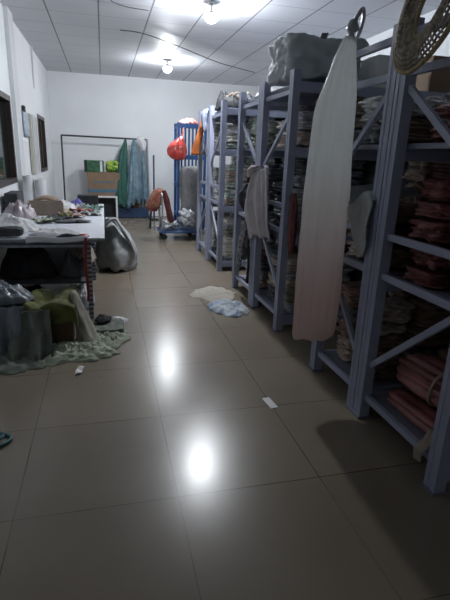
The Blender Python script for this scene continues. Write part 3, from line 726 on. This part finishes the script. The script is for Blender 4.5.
# ------------------------------------------------------------------ back of the room, left side
gr = thing('garment_rack', 'tall black pipe clothes rail along the back wall', 'clothes rail', (0, 13.42, 0))
obj('left_post', tube(B(), [(-1.03, 0, .03), (-1.02, 0, 2.10)], .022), 'blackpipe', gr)
obj('right_post', tube(B(), [(1.20, 0, .03), (1.17, 0, 2.10)], .03), 'greypipe', gr)
obj('top_rail', tube(B(), [(-1.02, 0, 2.10), (1.17, 0, 2.08)], .022), 'blackpipe', gr)
for x in (-1.03, 1.20): obj('foot', tube(B(), [(x, -.24, .02), (x, .26, .02)], .02), 'blackpipe', gr)
tag(obj('hanging_net', loft(B(), [(.60, 13.36, 2.07, .02, .03), (.58, 13.34, 1.95, .05, .05), (.53, 13.28, 1.7, .10, .07), (.49, 13.22, 1.3, .13, .08), (.47, 13.16, .9, .16, .09), (.47, 13.12, .55, .18, .09), (.47, 13.1, .36, .19, .09), (.47, 13.1, .34, .17, .07)], 26, 9, .14, 2, hem=.16), 'teal', smooth=True), 'dark green net bag hanging on the clothes rail', 'bag')
tag(obj('hanging_film', loft(B(), [(.82, 13.33, 2.08, .02, .02), (.82, 13.3, 1.95, .06, .05), (.815, 13.22, 1.6, .10, .07), (.81, 13.14, 1.2, .15, .08), (.81, 13.08, .85, .19, .08), (.80, 13.06, .60, .205, .08), (.79, 13.06, .44, .20, .07), (.79, 13.06, .42, .19, .06)], 30, 8, .14, 3, hem=.42), 'bluebag', smooth=True), 'pale blue film garment bag hanging in the middle of the clothes rail', 'garment cover')
tag(obj('hanging_film', loft(B(), [(1.04, 13.40, 2.0, .015, .02), (1.05, 13.36, 1.75, .04, .04), (1.06, 13.28, 1.3, .06, .06), (1.075, 13.22, .8, .08, .07), (1.09, 13.18, .48, .10, .06), (1.10, 13.18, .46, .09, .05)], 26, 6, .14, 6, hem=.25), 'bluebag', smooth=True), 'narrow blue film bag by the right post of the clothes rail', 'garment cover')
tag(obj('white_cloth', loft(B(), [(1.0, 13.41, 2.16, .06, .05), (1.0, 13.37, 2.08, .10, .06), (1.05, 13.36, 1.94, .09, .06), (1.07, 13.36, 1.80, .05, .04)], 22, 5, .14, 4), 'whitecloth', smooth=True), 'small white cloth hooked over the right end of the clothes rail', 'cloth')
pt = thing('blue_pallet', 'low blue pallet on the floor under the clothes rail', 'pallet', (.72, 13.40, 0))
obj('deck', box(B(), -.43, .43, -.2, .2, .22, .28), 'darkblue', pt, bevel=.008)
for x in (-.40, -.03, .33): obj('runner', box(B(), x, x+.07, -.19, .19, 0, .22), 'darkblue', pt)
obj('front_board', box(B(), -.43, .43, -.215, -.2, .02, .24), 'darkblue', pt)
carton('cardboard_box', 'brown carton standing on the blue pallet behind the film bags', .36, .74, 13.30, 13.52, .281, .62, 'card')
carton('cardboard_box', 'second brown carton on the blue pallet, by the right post', .79, 1.10, 13.30, 13.52, .281, .56, 'card')
cb = thing('open_cabinet', 'low white open cabinet under the blue taped carton', 'cabinet', (-.09, 13.3, 0))
a, d, h, q = .43, .25, .60, .045
obj('side_panel', box(B(), -a, -a+q, -d, d, 0, h-q), 'cabinet', cb); obj('side_panel', box(B(), a-q, a, -d, d, 0, h-q), 'cabinet', cb)
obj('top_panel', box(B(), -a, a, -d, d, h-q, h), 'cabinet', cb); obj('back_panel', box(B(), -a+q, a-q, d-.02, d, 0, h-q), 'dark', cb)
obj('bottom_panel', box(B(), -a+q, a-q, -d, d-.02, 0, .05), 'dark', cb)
cb2 = thing('cardboard_box', 'brown carton with a blue tape stripe on the white cabinet', 'box', (0, 13.3, .601))
obj('carton', box(B(), -.42, .42, -.2, .2, 0, .60), 'card', cb2, bevel=.006)
obj('tape_stripe', box(B(), -.423, .423, -.203, .203, .09, .17), 'bluetape', cb2)
obj('print_stripe', box(B(), -.25, .25, -.202, -.1995, .34, .37), 'bluetape', cb2)
gb = thing('green_box', 'dark green and white packet left of the green bag on the carton', 'packet', (-.21, 13.3, 1.203))
obj('packet', box(B(), -.27, .23, -.12, .12, 0, .30), 'greenbox', gb, bevel=.012)
obj('white_stripe', box(B(), .13, .19, -.123, .123, .015, .285), 'white', gb)
obj('black_end', box(B(), -.273, -.2, -.123, .123, .0, .302), 'black', gb)
tag(obj('green_bag', softbox(B(), .045, .45, 13.15, 13.45, 1.203, 1.53, 6, .03, 9, .45), 'greenbag', smooth=True), 'plump green and yellow printed bag on the carton', 'bag')

# ------------------------------------------------------------------ cutting table
TX0, TX1, TY0, TY1, TZ = -1.26, -.02, 4.84, 8.2, .88
tb = thing('cutting_table', 'long cutting table with a white cover along the left wall', 'table', (TX0, TY0, 0))
W, L = TX1-TX0, TY1-TY0
obj('tabletop', box(B(), 0, W, 0, L, TZ-.035, TZ-.004), 'greypipe', tb)
obj('cover', box(B(), -.003, W+.006, -.006, L+.004, TZ-.016, TZ), 'tabletop', tb, bevel=.003)
for x, y in ((.08, .08), (W-.16, .08), (.08, L/2), (W-.16, L/2), (.08, L-.1), (W-.16, L-.1)):
    l = B(); bar(l, (x, y, 0.01), (x, y, TZ-.035), .05, .05); o = obj('leg', l, 'tableleg', tb)
for x in (.08, W-.16): obj('side_rail', bar(B(), (x, .1, .80), (x, L-.1, .80), .05, .03), 'tableleg', tb)
for y in (.08, L-.1): obj('cross_rail', bar(B(), (.1, y, .80), (W-.18, y, .80), .05, .03, Vector((0, 1, 0))), 'tableleg', tb)
obj('lower_shelf', box(B(), .09, W-.17, .12, L-.12, .38, .40), 'dark', tb)
rt = thing('red_tape', 'red tape hanging off the near edge of the cutting table', 'tape', (0, 0, 0))
obj('strip', sheet(B(), lambda u, v: (-.205+(u-.5)*.028+.006*math.sin(v*9), 5.0-.175*min(1, v*6)-.008*math.sin(v*5), .887 if v < .16 else .887-(v-.16)*.80), 2, 36, .006), 'redtape', rt)
obj('coil', crumple(B(), -.22, 4.93, .881, .06, .055, .035, 4, .3, 20, 6, 3), 'redtape', rt, True)
def heap(name, label, cat, x, y, z, rx, ry, h, m, seed, group=None, **k):
    return tag(obj(name, crumple(B(), x, y, z, rx, ry, h, seed, **k), m, smooth=True), label, cat, group)
G_ = 'cloth and scraps on the cutting table'
TT = TZ+.001
heap('fabric_pile', 'white fabric heaped at the near left of the cutting table', 'fabric', -.97, 5.42, TT, .30, .38, .20, 'whitecloth', 51, G_, power=1.5, rough=.5, freq=2.2)
tag(obj('folded_fabric', softbox(B(), -1.25, -.78, 4.86, 4.99, TT, .99, 3, .014, 8, .3), 'darkgrey', smooth=True), 'dark grey folded fabric at the near left corner of the table', 'fabric', G_)
heap('fabric_strip', 'long white cloth strip lying along the near table edge', 'fabric', -.50, 5.05, TT, .28, .12, .075, 'whitecloth', 52, G_, rough=.3)
heap('fabric_strip', 'black cloth strip beside the red tape at the near table edge', 'fabric', -.36, 4.895, TT, .13, .04, .04, 'black', 53, G_)
tag(obj('white_sheet', sheet(B(), lambda u, v: (-.76+u*.58, 4.831-.012*math.sin(v*2), .895-.065*v+.008*math.sin(u*8)-.02*u*v*-1), 14, 5, .004), 'white', smooth=True), 'white sheet edge hanging at the front of the cutting table', 'sheet', G_)
heap('film_bundle', 'pinkish clear film bunched behind the white fabric on the table', 'film', -1.02, 6.25, TT, .20, .30, .27, 'pinkfilm', 54, G_, power=2.4, rough=.5)
tag(obj('dark_box', box(B(), -1.25, -1.09, 6.6, 7.1, TT, 1.16), 'dark', bevel=.01), 'dark grey box at the left wall end of the table', 'box', G_)
oc = thing('open_carton', 'beige open carton in the middle of the table', 'box', (-.77, 6.75, TT), .12)
for x0, x1, y0, y1 in ((-.22, .22, -.15, -.135), (-.22, .22, .135, .15), (-.22, -.205, -.135, .135), (.205, .22, -.135, .135)):
    obj('side_panel', box(B(), x0, x1, y0, y1, .012, .17), 'beige', oc)
obj('bottom_panel', box(B(), -.22, .22, -.15, .15, 0, .012), 'card', oc)
tag(obj('cardboard_sheet', sheet(B(), lambda u, v: (-1.02+u*.34, 7.35+v*.3, TT+.10+.05*math.sin(u*PI)+.01*v), 8, 4, .03), 'card', smooth=True), 'orange brown card roll behind the open carton', 'cardboard', G_)
heap('fabric_pile', 'white cloth crumpled in the middle of the far half of the table', 'fabric', -.62, 7.25, TT, .23, .28, .17, 'whitecloth', 55, G_)
def scrap(x, y, w, l, rz, m, label, z=0., seed=0, hump=.03):
    c, q = math.cos(rz), math.sin(rz)
    def f(u, v):
        a, b = (u-.5)*w*(1+.25*nz(v*3, seed, 0)), (v-.5)*l*(1+.25*nz(u*3, seed, 4))
        h = hump*(rf(u*1.7+seed, v*1.7, seed)+.4*nz(u*4, v*4, seed))
        return (x+a*c-b*q, y+a*q+b*c, TT+.004+z+max(0, h))
    return tag(obj('fabric_scrap', sheet(B(), f, 26, 26, .005), m, smooth=True), label, 'fabric scrap', 'fabric scraps on the cutting table')
scrap(-.42, 6.45, .26, .34, .3, 'printred', 'red speckled scrap in front of the printed green cloth', 0, 1, .05)
scrap(-.56, 6.75, .22, .30, -.4, 'band', 'tan scrap at the right corner of the open carton', 0, 2, .06)
scrap(-.33, 6.90, .24, .30, .8, 'floral', 'dark red scrap in the middle of the table', .012, 3, .06)
scrap(-.16, 6.75, .20, .34, .1, 'printdark', 'dark green and white printed cloth at the right table edge', 0, 4, .06)
scrap(-.15, 7.25, .20, .40, -.2, 'teal', 'dark green cloth near the far right corner of the table', 0, 5, .07)
scrap(-.36, 7.35, .22, .30, .5, 'printdark', 'black and white printed scrap behind the dark red one', .01, 6, .07)
scrap(-.38, 5.95, .40, .16, .25, 'darkgrey', 'thin charcoal scrap lying nearest the bare white cover', 0, 7, .03)
scrap(-.60, 6.15, .24, .22, -.5, 'slatecloth', 'dark slate scrap left of the charcoal one', 0, 8, .05)
scrap(-.72, 5.95, .22, .26, .4, 'palegreen', 'pale greenish scrap beside the white fabric pile', 0, 9, .06)
scrap(-.50, 6.30, .16, .20, .2, 'olive', 'small olive scrap between the tan and slate scraps', .02, 10, .05)
heap('fabric_scrap', 'violet blue scrap at the far end of the table', 'fabric', -.42, 7.75, TT, .12, .14, .13, 'purple', 59, G_)
tag(obj('black_case', box(B(), -.42, -.10, 7.92, 8.12, TT, 1.04), 'black', bevel=.012), 'flat black case at the far right corner of the table', 'case', G_)
for i, (x, y, lb) in enumerate([(-1.14, 8.0, 'white film roll standing by the left wall on the table'), (-.965, 7.98, 'brighter white film roll right of the other on the far table end')]):
    t = thing('film_roll', lb, 'roll', (x, y, TT), 0, 'white film rolls on the table')
    bm = cyl(B(), (0, 0), .085, 0, .44-.05*i, 24); obj('roll', bm, 'white', t, bevel=.012)
    obj('core', cyl(B(), (0, 0), .03, .44-.05*i, .445-.05*i, 16), 'card', t)

# under and in front of the table
U_ = 'sacks stored under the cutting table'
for i, (x, y, rx, ry, h, z, m, lb) in enumerate([
    (-.84, 5.35, .30, .28, .38, .401, 'black', 'black sack on the shelf under the left of the table'),
    (-.36, 5.32, .16, .26, .26, .401, 'darkgrey', 'dark grey sack under the right of the table, near the red tape'),
    (-.33, 6.0, .2, .3, .25, .401, 'beige', 'beige sack on the shelf under the table, behind the dark one'),
    (-.82, 5.3, .32, .33, .30, 0, 'black', 'black cloth heap on the floor under the table'),
    (-.30, 5.42, .15, .24, .28, 0, 'film', 'clear film heap on the floor by the table leg')]):
    heap('sack' if m != 'film' else 'film_bundle', lb, 'sack', x, y, z, rx, ry, h, m, 71+i, U_, power=3.5)
gg = thing('grey_bundle', 'big grey plastic bundle on the floor at the right of the table', 'bundle', (0, 0, 0))
obj('wrap', loft(B(), [(.15, 7.25, .0, .26, .30), (.15, 7.25, .10, .31, .36), (.15, 7.25, .30, .30, .36), (.12, 7.25, .50, .24, .30), (.08, 7.24, .66, .15, .2), (.07, 7.22, .76, .06, .08)], 30, 5, .07, 2.4), 'greyfilm', gg, True)
obj('film_edge', loft(B(), [(-.12, 7.0, .56, .03, .06), (-.03, 6.98, .70, .06, .06), (.06, 6.98, .80, .08, .06), (.14, 6.99, .76, .05, .05), (.24, 6.98, .62, .03, .05), (.33, 7.0, .46, .03, .05), (.40, 7.02, .28, .03, .05)], 18, 5, .2, 6), 'film', gg, True)

H_ = 'fabric heap in front of the table'
carton('cardboard_box', 'dark brown carton half covered by olive cloth in front of the table', -.66, -.33, 4.16, 4.58, .0, .34, 'darkcard')
tag(obj('olive_cloth', sheet(B(), lambda u, v: (-.70+u*.42+.015*math.sin(v*9), (4.62-.5*min(1, v/.6)) if v < .6 else 4.125-.012*math.sin(u*13), (.385+.03*math.sin(u*9+v*4)+.02*math.sin(v*13)) if v < .6 else .38-(v-.6)*.42*(1+.25*math.sin(u*5+1))), 44, 36, .02, .035), 'olive', smooth=True), 'olive green cloth draped over the dark carton', 'cloth', H_)
tag(obj('pale_sack', loft(B(), [(-.315, 4.40, .45, .025, .06), (-.285, 4.36, .34, .05, .09), (-.235, 4.30, .17, .075, .13), (-.19, 4.25, .03, .10, .15), (-.19, 4.25, .0, .09, .14)], 26, 5, .09, 3), 'palegreysack', smooth=True), 'pale grey sack leaning at the right of the dark carton', 'sack', H_)
tag(obj('grey_bag', softbox(B(), -1.20, -.69, 4.12, 4.62, .0, .40, 8, .045, 9, .22), 'bluegrey', smooth=True), 'blue grey film bag left of the olive cloth', 'bag', H_)
tag(obj('grey_packet', crumple(B(), -.93, 4.38, .402, .26, .22, .22, 9, .4, 44, 16, 1.5, .2, 2.0), 'bluegrey', smooth=True), 'flat grey packet lying on the blue grey film bag', 'packet', H_)
tag(obj('blue_ribbon', sheet(B(), lambda u, v: (-.735+(u-.5)*.07+.02*math.sin(v*4), 4.15-.03*v-.14*v*v, .40-.38*v), 4, 16, .012), 'bluegrey', smooth=True), 'blue grey ribbon hanging down the film bag', 'ribbon', H_)
def fall(x0, x1, yt, yb, zt, zb, folds, amp, seed):
    def f(u, v):
        x = x0+(x1-x0)*u+.05*(u-.5)*v+.02*nz(v*3, seed, u)
        out = amp*(math.sin(folds*u*PI*2+seed+1.2*nz(u*2, v*2, seed))*.5+.8*nz(u*5, v*1.2, seed))*(.35+.65*v)
        return (x, yt+(yb-yt)*v**1.6+out-.02*math.sin(v*PI), zt+(zb-zt)*v+.02*nz(u*5, seed, 1)*(1-v)+.035*rf(u*2, v*2, seed)*(1 if v < .95 else 0))
    return f
tag(obj('green_cloth', sheet(B(), fall(-.80, -.50, 4.07, 3.84, .36, .03, 2.2, .07, 2.), 34, 30, .010), 'greengrey', smooth=True), 'green grey cloth trailing down left of the olive cloth', 'cloth', H_)
tag(obj('film_drape', sheet(B(), fall(-1.16, -.74, 4.06, 3.92, .41, .05, 3.2, .055, 5.), 44, 30, .006), 'bluegrey', smooth=True), 'blue grey film falling to the floor at the left picture edge', 'film', H_)
tag(obj('flat_packet', softbox(B(), -.17, .15, 4.30, 4.70, .02, .095, 4, .016, 8, .16), 'greengrey', smooth=True), 'flat grey green packet on the floor at the right of the heap', 'packet', H_)
heap('floor_cloth', 'pale green cloth spread on the floor in front of the carton', 'cloth', -.30, 3.98, 0, .34, .24, .085, 'palegreen', 91, H_, rough=.9, freq=7, edge=.3)
heap('floor_cloth', 'pale green cloth tail on the floor reaching right under the flat packet', 'cloth', -.02, 4.26, 0, .20, .26, .075, 'palegreen', 92, H_, rough=.9, freq=6, edge=.3)
heap('floor_cloth', 'dark green cloth on the floor at the left picture edge', 'cloth', -.82, 3.93, 0, .34, .30, .08, 'greengrey', 93, H_, rough=.7, freq=4, edge=.25)
heap('black_cloth', 'small black cloth on top of the flat packet', 'cloth', -.06, 4.56, .101, .085, .09, .06, 'black', 94, H_)
heap('white_scrap', 'white film scrap behind the small black cloth', 'film', .06, 4.80, 0, .14, .08, .05, 'film', 95, H_)
heap('white_scrap', 'white film scrap by the table leg under the red tape', 'film', -.34, 4.74, 0, .10, .10, .40, 'film', 96, H_)

# ------------------------------------------------------------------ loose things on the aisle floor
heap('paper_sheet', 'cream crumpled sheet on the floor by the fourth rack', 'sheet', 1.33, 5.62, 0, .28, .36, .04, 'bundlepaper', 101, 'sheets on the aisle floor', rough=.7, freq=3, edge=.3)
heap('paper_sheet', 'blue and white crumpled sheet on the floor, nearer than the cream one', 'sheet', 1.37, 5.02, 0, .24, .28, .09, 'floorcloth', 102, 'sheets on the aisle floor', rough=.7, freq=3.4, edge=.3)
tag(obj('white_tag', box(B(), -.028, .028, -.075, .075, 0, .004), 'tag'), 'small white tag on the floor tiles in the middle of the aisle', 'tag')
bpy.data.objects['white_tag'].location = (1.115, 2.84, .001); bpy.data.objects['white_tag'].rotation_euler = (0, 0, .12)
tag(obj('paper_scrap', sheet(B(), lambda u, v: (-.285+u*.05+.02*v, 3.55+.13*v, .006+.012*math.sin(v*4+u*2)**2), 6, 10, .002), 'tag'), 'small white paper scrap on the floor below the fabric heap', 'scrap')
tag(obj('teal_cord', tube(B(), smooth_path([(-.95, 2.78, .012), (-.74, 2.80, .012), (-.63, 2.74, .012), (-.62, 2.68, .012), (-.70, 2.62, .012), (-.95, 2.58, .012), (-.78, 2.70, .022), (-.66, 2.72, .03), (-.70, 2.66, .028), (-.9, 2.62, .026)], 7), .010, 7), 'tealcord', smooth=True), 'looped teal cord on the floor at the left picture edge', 'cord')

# ------------------------------------------------------------------ camera, world, view
cam = bpy.data.cameras.new('camera'); co = bpy.data.objects.new('camera', cam); C.objects.link(co)
Rm = Matrix(((0.9692805811079603, 0.03844477449905156, -0.24293446523853257), (-0.2433560438017858, 0.2931808868553736, -0.9245662786019399), (0.035678999876090044, 0.9552837101596643, 0.2935303086078646)))
co.matrix_world = Matrix.Translation((0, 0, 1.70535)) @ Rm.to_4x4()
cam.sensor_width = 36; cam.sensor_fit = 'AUTO'; cam.lens = 464.966/600*36; cam.clip_start = .05
scene.camera = co
w = bpy.data.worlds.new('night'); scene.world = w; w.use_nodes = True
w.node_tree.nodes['Background'].inputs[0].default_value = (.02, .025, .035, 1); w.node_tree.nodes['Background'].inputs[1].default_value = .3
vs = scene.view_settings
vs.view_transform = 'Standard'; vs.look = 'None'; vs.gamma = 1; vs.use_curve_mapping = False; vs.exposure = 1.82
